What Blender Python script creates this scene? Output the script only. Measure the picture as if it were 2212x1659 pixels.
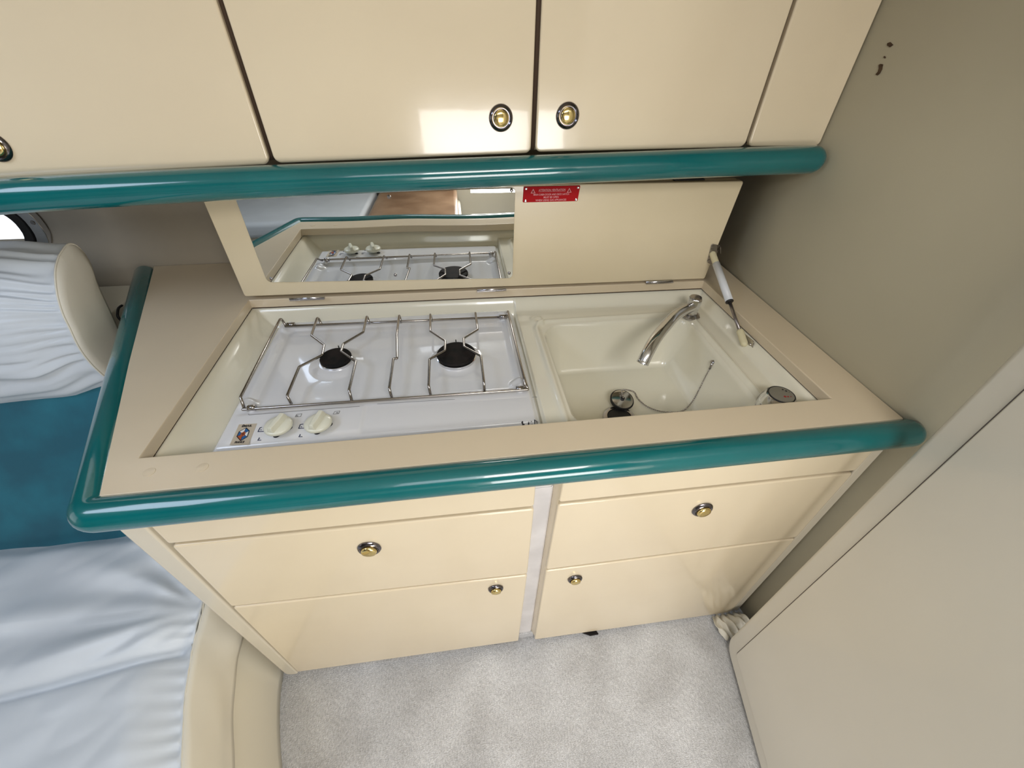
import bpy, bmesh, math, random
from mathutils import Vector, Matrix, noise
random.seed(7)
for o in list(bpy.data.objects): bpy.data.objects.remove(o, do_unlink=True)
S = bpy.context.scene
COL = S.collection

# ------------------------------------------------------------------ camera
F = 895.66; YAW = -0.14406; PITCH = 0.70874; ROLL = 0.01726
CAM = Vector((0, -0.4402, 1.44))
def cam_axes():
    ca, sa, cb, sb, cc, sc = (math.cos(YAW), math.sin(YAW), math.cos(PITCH), math.sin(PITCH), math.cos(ROLL), math.sin(ROLL))
    Z = Matrix(((ca, -sa, 0), (sa, ca, 0), (0, 0, 1)))
    right = Vector((1, 0, 0)); fwd = Vector((0, cb, -sb)); up = Vector((0, sb, cb))
    return Z @ (cc*right + sc*up), Z @ (-sc*right + cc*up), Z @ fwd
RX, UP, FW = cam_axes()
cd = bpy.data.cameras.new('camera'); cam = bpy.data.objects.new('camera', cd); COL.objects.link(cam)
cd.sensor_width = 36; cd.lens = F/2212*36; cd.clip_start = 0.01
m = Matrix((RX, UP, -FW)).transposed().to_4x4(); m.translation = CAM; cam.matrix_world = m
S.camera = cam
def ray(px, py): return RX*((px-1106)/F) - UP*((py-829.5)/F) + FW
def at_x(px, py, v): d = ray(px, py); return CAM + d*((v-CAM.x)/d.x)
def at_y(px, py, v): d = ray(px, py); return CAM + d*((v-CAM.y)/d.y)
def at_z(px, py, v): d = ray(px, py); return CAM + d*((v-CAM.z)/d.z)
def at_pl(px, py, p0, n): d = ray(px, py); return CAM + d*((p0-CAM).dot(n)/d.dot(n))

# ------------------------------------------------------------------ world, lights, exposure
S.view_settings.view_transform = 'Standard'; S.view_settings.look = 'None'
S.view_settings.gamma = 1; S.view_settings.use_curve_mapping = False
S.view_settings.exposure = 0.0
W = bpy.data.worlds.new('world'); S.world = W; W.use_nodes = True
W.node_tree.nodes['Background'].inputs[0].default_value = (0.75, 0.85, 1, 1)
W.node_tree.nodes['Background'].inputs[1].default_value = 0.5
def area(name, loc, target, sx, sy, power, col):
    l = bpy.data.lights.new(name, 'AREA'); l.shape = 'RECTANGLE'; l.size = sx; l.size_y = sy; l.energy = power; l.color = col
    o = bpy.data.objects.new(name, l); COL.objects.link(o); o.location = loc
    o.rotation_euler = (Vector(target)-Vector(loc)).to_track_quat('-Z', 'Y').to_euler()
    return o
area('forward_hatch_daylight', (-1.15, -0.35, 1.84), (-1.10, -0.30, 0), 0.55, 0.55, 6.0, (0.78, 0.90, 1.12))
area('deck_hatch_daylight', (0.30, -0.95, 1.84), (0.3, -0.35, 0.2), 0.5, 0.5, 15.0, (1.0, 0.97, 0.92))
area('companionway_daylight', (0.45, -1.80, 0.75), (0.25, 0, 0.35), 0.7, 0.6, 16.0, (1.0, 0.98, 0.97))
area('saloon_hatch_daylight', (-0.1, -0.95, 1.84), (-0.05, -0.7, 0), 0.5, 0.5, 2.5, (0.92, 0.97, 1.08))
area('forward_cabin_daylight', (-2.30, -0.45, 1.15), (0.6, -0.2, 0.75), 0.8, 0.9, 1.5, (0.93, 0.96, 1.0))

# ------------------------------------------------------------------ materials
def new_mat(name, col, rough=0.4, metal=0.0, coat=0.0, spec=0.5):
    m = bpy.data.materials.new(name); m.use_nodes = True
    b = m.node_tree.nodes['Principled BSDF']
    b.inputs['Base Color'].default_value = (*col, 1); b.inputs['Roughness'].default_value = rough
    b.inputs['Metallic'].default_value = metal; b.inputs['Coat Weight'].default_value = coat
    b.inputs['Coat Roughness'].default_value = 0.04
    b.inputs['Specular IOR Level'].default_value = spec
    return m
def noisy(m, c1, c2, scale, detail=4, bump=0.0, bscale=None, bdist=0.002, lo=0.35, hi=0.65):
    nt = m.node_tree; N = nt.nodes; L = nt.links; b = N['Principled BSDF']
    tc = N.new('ShaderNodeTexCoord'); n = N.new('ShaderNodeTexNoise'); n.inputs['Scale'].default_value = scale; n.inputs['Detail'].default_value = detail
    r = N.new('ShaderNodeValToRGB'); r.color_ramp.elements[0].color = (*c1, 1); r.color_ramp.elements[1].color = (*c2, 1)
    r.color_ramp.elements[0].position = lo; r.color_ramp.elements[1].position = hi
    L.new(tc.outputs['Object'], n.inputs['Vector']); L.new(n.outputs['Fac'], r.inputs['Fac']); L.new(r.outputs['Color'], b.inputs['Base Color'])
    if bump:
        n2 = N.new('ShaderNodeTexNoise'); n2.inputs['Scale'].default_value = bscale or scale; n2.inputs['Detail'].default_value = 5
        bp = N.new('ShaderNodeBump'); bp.inputs['Strength'].default_value = bump; bp.inputs['Distance'].default_value = bdist
        L.new(tc.outputs['Object'], n2.inputs['Vector']); L.new(n2.outputs['Fac'], bp.inputs['Height']); L.new(bp.outputs['Normal'], b.inputs['Normal'])
        if b.inputs['Coat Weight'].default_value > 0: L.new(bp.outputs['Normal'], b.inputs['Coat Normal'])
    return m
cream = noisy(new_mat('cream_gelcoat', (.70, .58, .42), .16, coat=.5), (.74, .63, .455), (.78, .67, .485), 3, bump=.12, bscale=5, bdist=.004)
cream_top = noisy(new_mat('cream_worktop', (.66, .55, .40), .28, coat=.25), (.68, .575, .42), (.72, .61, .45), 3, bump=.05, bscale=400, bdist=.0004)
cream_lid = noisy(new_mat('cream_lid', (.70, .60, .42), .25, coat=.3), (.70, .60, .415), (.74, .64, .45), 3, bump=.05, bscale=6, bdist=.002)
stile = new_mat('off_white_moulding', (.66, .60, .48), .25, coat=.3)
liner_m = noisy(new_mat('ivory_sink_moulding', (.76, .72, .58), .17, coat=.5), (.83, .795, .66), (.86, .83, .70), 4)
white_enamel = new_mat('white_enamel', (.80, .81, .84), .12, coat=.6)
teal = noisy(new_mat('teal_gelcoat', (.002, .15, .15), .17, coat=.7), (.001, .112, .122), (.003, .135, .142), 6, bump=.08, bscale=9, bdist=.002)
chrome = new_mat('chrome', (.72, .72, .74), .12, 1.0)
dark_chrome = new_mat('dull_chrome', (.42, .40, .40), .18, 1.0)
knob_ring = new_mat('dark_chrome_flange', (.20, .185, .20), .15, 1.0)
steel = new_mat('stainless_wire', (.42, .39, .37), .2, 1.0)
brass = new_mat('polished_brass', (.86, .68, .30), .14, 1.0)
black = new_mat('black_rubber', (.012, .012, .013), .5)
burner_m = noisy(new_mat('black_burner_enamel', (.02, .02, .02), .65, spec=.2), (.006, .006, .006), (.016, .011, .010), 60, bump=.2, bscale=300, bdist=.0005)
ivory = new_mat('ivory_plastic', (.80, .80, .68), .28, coat=.2)
ivory_y = new_mat('yellowed_plastic', (.72, .66, .44), .35)
white_pl = new_mat('white_plastic', (.74, .77, .82), .35)
rod_m = new_mat('grey_steel_rod', (.30, .27, .27), .3, .9)
red_m = new_mat('red_enamel_plate', (.42, .004, .008), .6, spec=.15)
pink_ink = new_mat('pale_pink_lettering', (.80, .42, .44), .6)
black_ink = new_mat('black_print', (.012, .012, .02), .5)
grey_ink = new_mat('grey_print', (.22, .22, .22), .5)
blue_ink = new_mat('dark_blue_print', (.03, .04, .10), .5)
ink_blue = new_mat('blue_facet_print', (.02, .12, .35), .5)
ink_red = new_mat('red_facet_print', (.45, .10, .03), .5)
ink_white = new_mat('white_facet_print', (.8, .8, .8), .5)
sticker_m = new_mat('beige_sticker', (.56, .49, .39), .4)
white_alu = noisy(new_mat('greyish_white_trim', (.62, .60, .60), .45), (.58, .56, .56), (.68, .66, .66), 14)
wallm = noisy(new_mat('grey_olive_lining', (.45, .41, .31), .55), (.47, .43, .315), (.51, .47, .35), 2, bump=.06, bscale=500, bdist=.0003)
hullm = noisy(new_mat('hull_lining', (.50, .44, .36), .5), (.36, .315, .245), (.41, .36, .285), 3)
doorm = noisy(new_mat('door_gelcoat', (.66, .62, .53), .3, coat=.25), (.70, .67, .59), (.74, .71, .63), 2, bump=.05, bscale=450, bdist=.0003)
ceilm = new_mat('ceiling_vinyl', (.78, .75, .68), .6)
joint_dark = new_mat('dark_joint', (.06, .035, .02), .8)  # sealant lines; also the painted shade in the upper door gaps
tealcloth = noisy(new_mat('teal_blue_velour', (.0, .10, .15), .85), (.002, .085, .13), (.004, .13, .185), 9, bump=.2, bscale=200, bdist=.001)
tealcloth.node_tree.nodes['Principled BSDF'].inputs['Sheen Weight'].default_value = .3
leather = noisy(new_mat('pale_leather', (.62, .64, .63), .42), (.58, .62, .66), (.64, .685, .73), 5, bump=.12, bscale=260, bdist=.0006)
leather_c = noisy(new_mat('cream_leather', (.62, .58, .48), .45), (.68, .645, .55), (.73, .695, .60), 5, bump=.12, bscale=260, bdist=.0006)
fibreglass = new_mat('cream_fibreglass', (.76, .72, .60), .4)
brownl = noisy(new_mat('tan_leather', (.25, .16, .09), .35), (.20, .12, .07), (.32, .21, .13), 5)
chipm = noisy(new_mat('brown_gouge', (.07, .04, .015), .9), (.05, .025, .01), (.10, .06, .03), 90)
carpet = noisy(new_mat('grey_beige_carpet', (.5, .47, .44), .95, spec=.1), (.54, .535, .54), (.74, .745, .765), 7, 15, bump=.8, bscale=330, bdist=.005, lo=.30, hi=.66)
nt = carpet.node_tree; N_ = nt.nodes; b_ = N_['Principled BSDF']; src = b_.inputs['Base Color'].links[0].from_socket
tc = N_.new('ShaderNodeTexCoord'); mp = N_.new('ShaderNodeMapping'); mp.inputs['Scale'].default_value = (1.0, .45, 1); mp.inputs['Rotation'].default_value = (0, 0, .35)
n1 = N_.new('ShaderNodeTexNoise'); n1.inputs['Scale'].default_value = 260; n1.inputs['Detail'].default_value = 3
r1 = N_.new('ShaderNodeMapRange'); r1.inputs[1].default_value = .3; r1.inputs[2].default_value = .7; r1.inputs[3].default_value = .74; r1.inputs[4].default_value = 1.08
n3 = N_.new('ShaderNodeTexNoise'); n3.inputs['Scale'].default_value = 2.6; n3.inputs['Detail'].default_value = 6
r3 = N_.new('ShaderNodeMapRange'); r3.inputs[1].default_value = .35; r3.inputs[2].default_value = .6; r3.inputs[3].default_value = .84; r3.inputs[4].default_value = 1.08
mu = N_.new('ShaderNodeMath'); mu.operation = 'MULTIPLY'; vm = N_.new('ShaderNodeVectorMath'); vm.operation = 'SCALE'
nt.links.new(tc.outputs['Object'], mp.inputs[0]); nt.links.new(mp.outputs[0], n1.inputs['Vector']); nt.links.new(tc.outputs['Object'], n3.inputs['Vector'])
nt.links.new(n1.outputs['Fac'], r1.inputs[0]); nt.links.new(n3.outputs['Fac'], r3.inputs[0]); nt.links.new(r1.outputs[0], mu.inputs[0]); nt.links.new(r3.outputs[0], mu.inputs[1])
nt.links.new(src, vm.inputs[0]); nt.links.new(mu.outputs[0], vm.inputs['Scale']); nt.links.new(vm.outputs[0], b_.inputs['Base Color'])
mirror_m = new_mat('mirror_glass', (.86, .88, .87), .0, 1.0)
nt = mirror_m.node_tree; tc = nt.nodes.new('ShaderNodeTexCoord'); nn = nt.nodes.new('ShaderNodeTexNoise'); nn.inputs['Scale'].default_value = 5; nn.inputs['Detail'].default_value = 0
bp = nt.nodes.new('ShaderNodeBump'); bp.inputs['Strength'].default_value = .10; bp.inputs['Distance'].default_value = .006
nt.links.new(tc.outputs['Object'], nn.inputs['Vector']); nt.links.new(nn.outputs['Fac'], bp.inputs['Height']); nt.links.new(bp.outputs['Normal'], nt.nodes['Principled BSDF'].inputs['Normal'])
def emit(name, col, s):
    m = new_mat(name, (.1, .1, .1), .2); b = m.node_tree.nodes['Principled BSDF']
    b.inputs['Emission Color'].default_value = (*col, 1); b.inputs['Emission Strength'].default_value = s; return m
day = emit('daylight_pane', (.88, .94, 1), 1.6)

# ------------------------------------------------------------------ helpers
def link(name, me, mat, parent=None, smooth=True):
    o = bpy.data.objects.new(name, me); COL.objects.link(o)
    if mat: me.materials.append(mat)
    for p in me.polygons: p.use_smooth = smooth
    if parent is not None:
        o.parent = parent; o.matrix_parent_inverse = parent.matrix_world.inverted()
    return o
def obj(name, bm, mat, parent=None, smooth=True, recalc=True):
    if recalc: bmesh.ops.recalc_face_normals(bm, faces=bm.faces)
    me = bpy.data.meshes.new(name); bm.to_mesh(me); bm.free()
    return link(name, me, mat, parent, smooth)
def tag(o, label, cat, group=None):
    o['label'] = label; o['category'] = cat
    if group: o['group'] = group
    return o
def thing(name, loc, label, cat, group=None):
    o = bpy.data.objects.new(name, None); COL.objects.link(o); o.location = loc; o.empty_display_size = .05
    o.matrix_world = Matrix.Translation(Vector(loc))
    return tag(o, label, cat, group)
def struct(o): o['kind'] = 'structure'; return o
def bev(o, w, seg=3, angle=35):
    md = o.modifiers.new('bevel', 'BEVEL'); md.width = w; md.segments = seg; md.limit_method = 'ANGLE'; md.angle_limit = math.radians(angle)
    w2 = o.modifiers.new('wn', 'WEIGHTED_NORMAL'); w2.keep_sharp = False
    return o
def round_poly(pts, radii, seg=6):
    """fillet a 3d planar polygon; radii scalar or list"""
    n = len(pts); out = []
    for i in range(n):
        r = radii if not hasattr(radii, '__len__') else radii[i]
        p = Vector(pts[i]); a = Vector(pts[i-1]); b = Vector(pts[(i+1) % n])
        if r <= 0: out.append(p); continue
        da = (a-p).normalized(); db = (b-p).normalized()
        ang = da.angle(db)
        if ang > math.pi-.05: out.append(p); continue
        t = r/math.tan(ang/2); c = p+(da+db).normalized()*(r/math.sin(ang/2))
        s0 = p+da*t-c; s1 = p+db*t-c
        tot = s0.angle(s1)
        for k in range(seg+1):
            u = k/seg
            out.append(c + (s0*math.sin((1-u)*tot)+s1*math.sin(u*tot))/math.sin(tot))
    return out
def slab(name, pts, thick, mat, parent=None, b=.003, seg=3, smooth=True):
    bm = bmesh.new(); t = Vector(thick)
    v0 = [bm.verts.new(Vector(p)) for p in pts]; v1 = [bm.verts.new(Vector(p)+t) for p in pts]
    bm.faces.new(v0); bm.faces.new(v1[::-1]); n = len(pts)
    for i in range(n): bm.faces.new((v0[i], v0[(i+1) % n], v1[(i+1) % n], v1[i]))
    o = obj(name, bm, mat, parent, smooth)
    if b: bev(o, b, seg)
    return o
def box(name, x0, x1, y0, y1, z0, z1, mat, parent=None, b=.003):
    return slab(name, [(x0, y0, z0), (x1, y0, z0), (x1, y1, z0), (x0, y1, z0)], (0, 0, z1-z0), mat, parent, b)
def catmull(pts, n=8):
    P = [Vector(p) for p in pts]; out = []
    for i in range(len(P)-1):
        p0 = P[max(i-1, 0)]; p1 = P[i]; p2 = P[i+1]; p3 = P[min(i+2, len(P)-1)]
        for k in range(n):
            t = k/n
            out.append(.5*((2*p1)+(p2-p0)*t+(2*p0-5*p1+4*p2-p3)*t*t+(3*p1-p0-3*p2+p3)*t**3))
    out.append(P[-1]); return out
def fillet_path(pts, r, seg=5):
    P = [Vector(p) for p in pts]; out = [P[0]]
    for i in range(1, len(P)-1):
        p = P[i]; da = (P[i-1]-p); db = (P[i+1]-p); la, lb = da.length, db.length; da.normalize(); db.normalize()
        ang = da.angle(db)
        if ang > math.pi-.03: out.append(p); continue
        t = min(r/math.tan(ang/2), la*.45, lb*.45)
        a, b = p+da*t, p+db*t
        for k in range(seg+1):
            u = k/seg; out.append((1-u)**2*a+2*u*(1-u)*p+u*u*b)
    out.append(P[-1]); return out
def tube_bm(bm, path, r, seg=12, cap='flat', radii=None):
    P = [Vector(p) for p in path]
    R = radii or [r]*len(P)
    if cap == 'round':
        d0 = (P[0]-P[1]).normalized(); d1 = (P[-1]-P[-2]).normalized(); k = 6
        pre = []; post = []; rp = []; rq = []
        for i in range(k):
            a = math.pi/2*(1-i/k); pre.append(P[0]+d0*r*math.sin(a)); rp.append(max(r*math.cos(a), r*.02))
            a = math.pi/2*((i+1)/k); post.append(P[-1]+d1*r*math.sin(a)); rq.append(max(r*math.cos(a), r*.02))
        P = pre+P+post; R = rp+R+rq
    n = len(P); T = []
    for i in range(n):
        a = P[max(i-1, 0)]; b = P[min(i+1, n-1)]; T.append((b-a).normalized())
    ref = Vector((0, 0, 1)) if abs(T[0].z) < .9 else Vector((1, 0, 0))
    N = (ref-T[0]*ref.dot(T[0])).normalized(); rings = []
    for i in range(n):
        N = (N-T[i]*N.dot(T[i])).normalized(); B = T[i].cross(N)
        rings.append([bm.verts.new(P[i]+(N*math.cos(2*math.pi*k/seg)+B*math.sin(2*math.pi*k/seg))*R[i]) for k in range(seg)])
    for i in range(n-1):
        for k in range(seg): bm.faces.new((rings[i][k], rings[i][(k+1) % seg], rings[i+1][(k+1) % seg], rings[i+1][k]))
    bm.faces.new(rings[0][::-1]); bm.faces.new(rings[-1])
    return bm
def tube(name, path, r, mat, parent=None, seg=12, cap='flat', radii=None):
    o = obj(name, tube_bm(bmesh.new(), path, r, seg, cap, radii), mat, parent)
    return o
def sharp(o, ang=40):
    me = o.data; bm = bmesh.new(); bm.from_mesh(me)
    for e in bm.edges:
        if len(e.link_faces) == 2 and e.calc_face_angle(0) > math.radians(ang): e.smooth = False
    bm.to_mesh(me); bm.free(); return o
def lathe(name, prof, origin, axis, mat, parent=None, seg=32, sh=True, squash=None):
    """prof [(r,h)], revolved about axis through origin"""
    A = Vector(axis).normalized(); ref = Vector((1, 0, 0)) if abs(A.x) < .9 else Vector((0, 0, 1))
    U = (ref-A*ref.dot(A)).normalized(); V = A.cross(U); O = Vector(origin); bm = bmesh.new(); rings = []
    for r, h in prof:
        if r < 1e-6: rings.append([bm.verts.new(O+A*h)])
        else: rings.append([bm.verts.new(O+A*h+(U*math.cos(2*math.pi*k/seg)*(squash or 1)+V*math.sin(2*math.pi*k/seg))*r) for k in range(seg)])
    for a, b in zip(rings, rings[1:]):
        for k in range(seg):
            k2 = (k+1) % seg
            if len(a) == 1 and len(b) == 1: continue
            if len(a) == 1: bm.faces.new((a[0], b[k], b[k2]))
            elif len(b) == 1: bm.faces.new((a[k], a[k2], b[0]))
            else: bm.faces.new((a[k], a[k2], b[k2], b[k]))
    if len(rings[0]) > 1: bm.faces.new(rings[0][::-1])
    if len(rings[-1]) > 1: bm.faces.new(rings[-1])
    o = obj(name, bm, mat, parent)
    return sharp(o) if sh else o
def grid(name, nx, ny, fn, mat, parent=None, solid=0):
    bm = bmesh.new(); V = [[bm.verts.new(fn(i/nx, j/ny)) for i in range(nx+1)] for j in range(ny+1)]
    for j in range(ny):
        for i in range(nx): bm.faces.new((V[j][i], V[j][i+1], V[j+1][i+1], V[j+1][i]))
    o = obj(name, bm, mat, parent, recalc=False)
    if solid:
        md = o.modifiers.new('solid', 'SOLIDIFY'); md.thickness = solid; md.offset = -1
    return o
def ss(a, b, x):
    t = min(max((x-a)/(b-a), 0), 1); return t*t*(3-2*t)
def lerp(a, b, t): return a+(b-a)*t
def interp(x, xs, ys):
    if x <= xs[0]: return ys[0]
    for i in range(len(xs)-1):
        if x <= xs[i+1]: return lerp(ys[i], ys[i+1], (x-xs[i])/(xs[i+1]-xs[i]))
    return ys[-1]
def flat(name, pts, mat, parent, t=.0003, n=(0, 0, 1)):
    """thin printed mark with real thickness"""
    bm = bmesh.new(); d = Vector(n)*t
    v0 = [bm.verts.new(Vector(p)) for p in pts]; v1 = [bm.verts.new(Vector(p)+d) for p in pts]; k = len(pts)
    bm.faces.new(v0); bm.faces.new(v1[::-1])
    for i in range(k): bm.faces.new((v0[i], v0[(i+1) % k], v1[(i+1) % k], v1[i]))
    return obj(name, bm, mat, parent, False)
def text(name, body, origin, u, v, height, mat, parent, width=None, bold=0.0):
    """lettering: baseline centre at origin, u=right, v=up"""
    c = bpy.data.curves.new(name, 'FONT'); c.body = body; c.align_x = 'CENTER'; c.size = 1; c.extrude = .01; c.offset = bold; c.resolution_u = 3
    t = bpy.data.objects.new(name, c); COL.objects.link(t)
    bpy.context.view_layer.update()
    me = bpy.data.meshes.new_from_object(t.evaluated_get(bpy.context.evaluated_depsgraph_get()))
    bpy.data.objects.remove(t, do_unlink=True)
    xs = [q.co.x for q in me.vertices]; w = max(xs)-min(xs); sy = height/.70; sx = (width/w) if width else sy
    U = Vector(u).normalized(); Vv = Vector(v).normalized(); Nn = U.cross(Vv)
    for q in me.vertices: q.co = Vector(origin)+U*q.co.x*sx+Vv*q.co.y*sy+Nn*(q.co.z*.02+.0002)
    me.name = name
    return link(name, me, mat, parent, False)
def kindred_knob(p, n, parent, s=1.0, flat_ring=False, label=None):
    """chrome flange with brass push button"""
    k = lathe('knob', [(0, 0), (.0225*s, 0), (.0228*s, .0015), (.021*s, .0045), (.0185*s, .006), (.0165*s, .0045), (.0165*s, .003), (0, .003)], p, n, knob_ring, parent)
    if flat_ring:
        lathe('push_button', [(.0152*s, .003), (.0150*s, .0045), (.0125*s, .0065), (.008*s, .0078), (0, .0082)], p, n, brass, k, sh=False)
    else:
        lathe('push_button', [(.0150*s, .003), (.0150*s, .0085), (.0138*s, .0108), (.009*s, .0124), (0, .0128)], p, n, brass, k, sh=False)
    return k

# ================================================================== SETTING
fl = grid('floor', 40, 40, lambda u, v: Vector((lerp(-2.4, .9, u), lerp(-1.95, .9, v), 0)), carpet); struct(fl)
md = fl.modifiers.new('s', 'SOLIDIFY'); md.thickness = .02
# right-hand lining: follows the worktop, then swells out slightly ahead of the cabinet front
wyt = [(.95, .806), (.5, .802), (.14, .800), (.06, .800), (.02, .801), (.0, .805), (-.03, .820), (-.06, .838), (-.12, .846), (-1.95, .846)]
wyl = [(.95, .806), (.5, .806), (.14, .808), (.06, .815), (.03, .832), (.02, .836), (.0, .838), (-.04, .842), (-.12, .846), (-1.95, .846)]
bm = bmesh.new(); rows = []
for z, t in ((-.02, 0), (.80, 0), (.855, 0), (.885, 1), (.92, 1), (1.87, 1)):
    rows.append([bm.verts.new((lerp(a_[1], b_[1], t), lerp(a_[0], b_[0], t), z)) for a_, b_ in zip(wyl, wyt)])
for r0, r1 in zip(rows, rows[1:]):
    for i in range(len(wyt)-1): bm.faces.new((r0[i], r0[i+1], r1[i+1], r1[i]))
wr = obj('wall_right', bm, wallm, None, recalc=False); struct(wr)
md = wr.modifiers.new('s', 'SOLIDIFY'); md.thickness = .03; md.offset = -1
# hull side behind the galley, a soft curve
hp = [(.835, -.02), (.835, .70), (.832, .87), (.834, .905), (.842, .93), (.858, .96), (.872, 1.0), (.876, 1.06), (.870, 1.14), (.85, 1.25), (.82, 1.40), (.78, 1.87)]
hp = [(p.x, p.y) for p in catmull([Vector((y, z, 0)) for y, z in hp], 4)]
bm = bmesh.new(); a = [bm.verts.new((-2.4, y, z)) for y, z in hp]; b = [bm.verts.new((.80, y, z)) for y, z in hp]
for i in range(len(hp)-1): bm.faces.new((a[i], b[i], b[i+1], a[i+1]))
wb = obj('wall_back', bm, hullm, None, recalc=False); struct(wb)
md = wb.modifiers.new('s', 'SOLIDIFY'); md.thickness = .03; md.offset = -1
struct(box('wall_left', -2.43, -2.4, -1.95, .9, 0, 1.87, doorm, None, 0))
struct(box('wall_front', -2.4, .84, -1.98, -1.95, 0, 1.87, doorm, None, 0))
struct(box('ceiling', -2.4, .9, -1.95, .9, 1.87, 1.89, ceilm, None, 0))
# paint gouges on the right lining
for pts in ([(1918, 93), (1924, 91), (1930, 97), (1923, 102), (1917, 98)], [(1911, 121), (1914, 123), (1913, 126), (1909, 124)],
            [(1899, 140), (1903, 138), (1908, 139), (1906, 150), (1901, 159), (1896, 163), (1892, 161), (1897, 155), (1899, 148)]):
    P = [at_x(x, y, .8015) for x, y in pts]
    o = flat('paint_gouge', P, chipm, wr, .0012, (-1, 0, 0)); o['label'] = 'brown gouge in the lining'

# ================================================================== WORKTOP
ZT = .90
OL, OR_, OF, OBL, OBR = -.539, .704, .072, .592, .566     # opening
wt = thing('worktop', (0, .4, .876), 'cream galley worktop with a long recess for the hob and sink', 'worktop')
outer = [(-.566, .0), (.800, .0), (.799, .07), (.799, .83), (-.878, .83)]
inner = [(OL, OF), (OR_, OF-.004), (OR_-.010, OBR), (OL, OBL)]
bm = bmesh.new()
def ring(z): return [bm.verts.new((x, y, z)) for x, y in outer], [bm.verts.new((x, y, z)) for x, y in inner]
oT, iT = ring(ZT); oB, iB = ring(ZT-.024)
def strips(o, i, flip):
    f = [(o[0], o[1], i[1], i[0]), (o[1], o[2], i[1]), (o[2], o[3], i[2], i[1]), (o[3], o[4], i[3], i[2]), (o[4], o[0], i[0], i[3])]
    for q in f: bm.faces.new(q[::-1] if flip else q)
strips(oT, iT, False); strips(oB, iB, True)
for L_, M_ in ((oT, oB), (iT, iB)):
    n = len(L_)
    for k in range(n): bm.faces.new((L_[k], L_[(k+1) % n], M_[(k+1) % n], M_[k]))
o = obj('top_slab', bm, cream_top, wt, True); bev(o, .0025, 3)
# joint line under the lip
def under(name, a, b, r=.0012): return tube(name, [a, b], r, joint_dark, wt, 6)
under('sealant_line', (OL-.002, OF+.01, .8755), (OL-.002, OBL, .8755)); under('sealant_line', (OL, OBL+.001, .8755), (OR_-.01, OBR+.001, .8755)); under('sealant_line', (OR_-.008, OBR, .8755), (OR_+.002, OF+.01, .8755))

for q in ((322, 1020), (437, 1010)):
    pz = at_z(*q, ZT); lathe('screw_plug', [(0, 0), (.009, 0), (.0088, .0006), (.004, .0011), (0, .0012)], pz, (0, 0, 1), cream_top, wt, 24)
# teal edge rail: front run, corner, left run
RR = .026
pl = [Vector((.800, -.02, .882)), Vector((-.570, -.02, .882)), Vector((-.900, .812, .882))]
rp = [pl[0].lerp(pl[1], k/14) for k in range(14)]
rp += [p for p in fillet_path([pl[0].lerp(pl[1], .96), pl[1], pl[1].lerp(pl[2], .06)], .022, 10)]
rp += [pl[1].lerp(pl[2], .1+.9*k/10) for k in range(11)]
er = tag(tube('edge_rail', rp, RR, teal, None, 36, 'round'), 'teal rounded rail wrapping the front and left edge of the galley worktop', 'rail', 'teal rails of the galley')

# ================================================================== BASE CABINET
def front_panel(name, corners, mat, parent, y=0.0, t=.018, r=.006, b=.004, radii=None):
    pts = round_poly([Vector((x, y, z)) for x, z in corners], radii or r, 5)
    return slab(name, pts, (0, t, 0), mat, parent, b, 4)
cl = thing('base_cabinet', (-.22, .3, 0), 'cream galley base cabinet left of the white centre strip, under the hob', 'cabinet', 'base cabinets of the galley')
slab('carcass', [(-.574, .019, .03), (.108, .019, .03), (.108, .60, .03), (-.64, .60, .03), (-.64, .20, .03)], (0, 0, .65), cream, cl, 0)
slab('side_stile', round_poly([Vector((-.582, -.001, .86)), Vector((-.576, -.001, .02)), Vector((-.5445, -.001, .02)), Vector((-.5405, -.001, .86))], [0, .02, .004, 0]), (0, .02, 0), stile, cl, .004)
front_panel('fascia_panel', [(-.535, .752), (.111, .744), (.111, .862), (-.535, .862)], cream, cl)
d = front_panel('drawer', [(-.538, .488), (.1085, .464), (.1115, .7345), (-.534, .7435)], cream, cl)
p = at_y(798, 1184, -.001); kindred_knob(p, (0, -1, 0), d)
d = front_panel('cabinet_door', [(-.5435, .032), (.098, .024), (.1085, .4555), (-.538, .4815)], cream, cl)
p = at_y(1071, 1271, -.001); kindred_knob(p, (0, -1, 0), d, .82)
cr = thing('base_cabinet', (.47, .3, 0), 'cream galley base cabinet right of the white centre strip, under the sink', 'cabinet', 'base cabinets of the galley')
slab('carcass', [(.158, .0305, .03), (.795, .0305, .03), (.795, .60, .03), (.158, .60, .03)], (0, 0, .65), cream, cr, 0)
slab('side_stile', round_poly([Vector((.801, .004, .86)), Vector((.801, .004, .0)), Vector((.826, .004, .0)), Vector((.829, .004, .86))], [0, .004, .004, 0]), (0, .02, 0), stile, cr, .006)
front_panel('fascia_panel', [(.159, .748), (.796, .745), (.799, .862), (.161, .862)], cream, cr)
d = front_panel('drawer', [(.1525, .4735), (.796, .4755), (.796, .7365), (.158, .739)], cream, cr)
p = at_y(1517, 1100, -.001); kindred_knob(p, (0, -1, 0), d)
d = front_panel('cabinet_door', [(.1475, .0145), (.797, .004), (.797, .467), (.1525, .4655)], cream, cr, radii=[.006, .02, .006, .006])
p = at_y(1242, 1250, -.001); kindred_knob(p, (0, -1, 0), d, .82)
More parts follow.
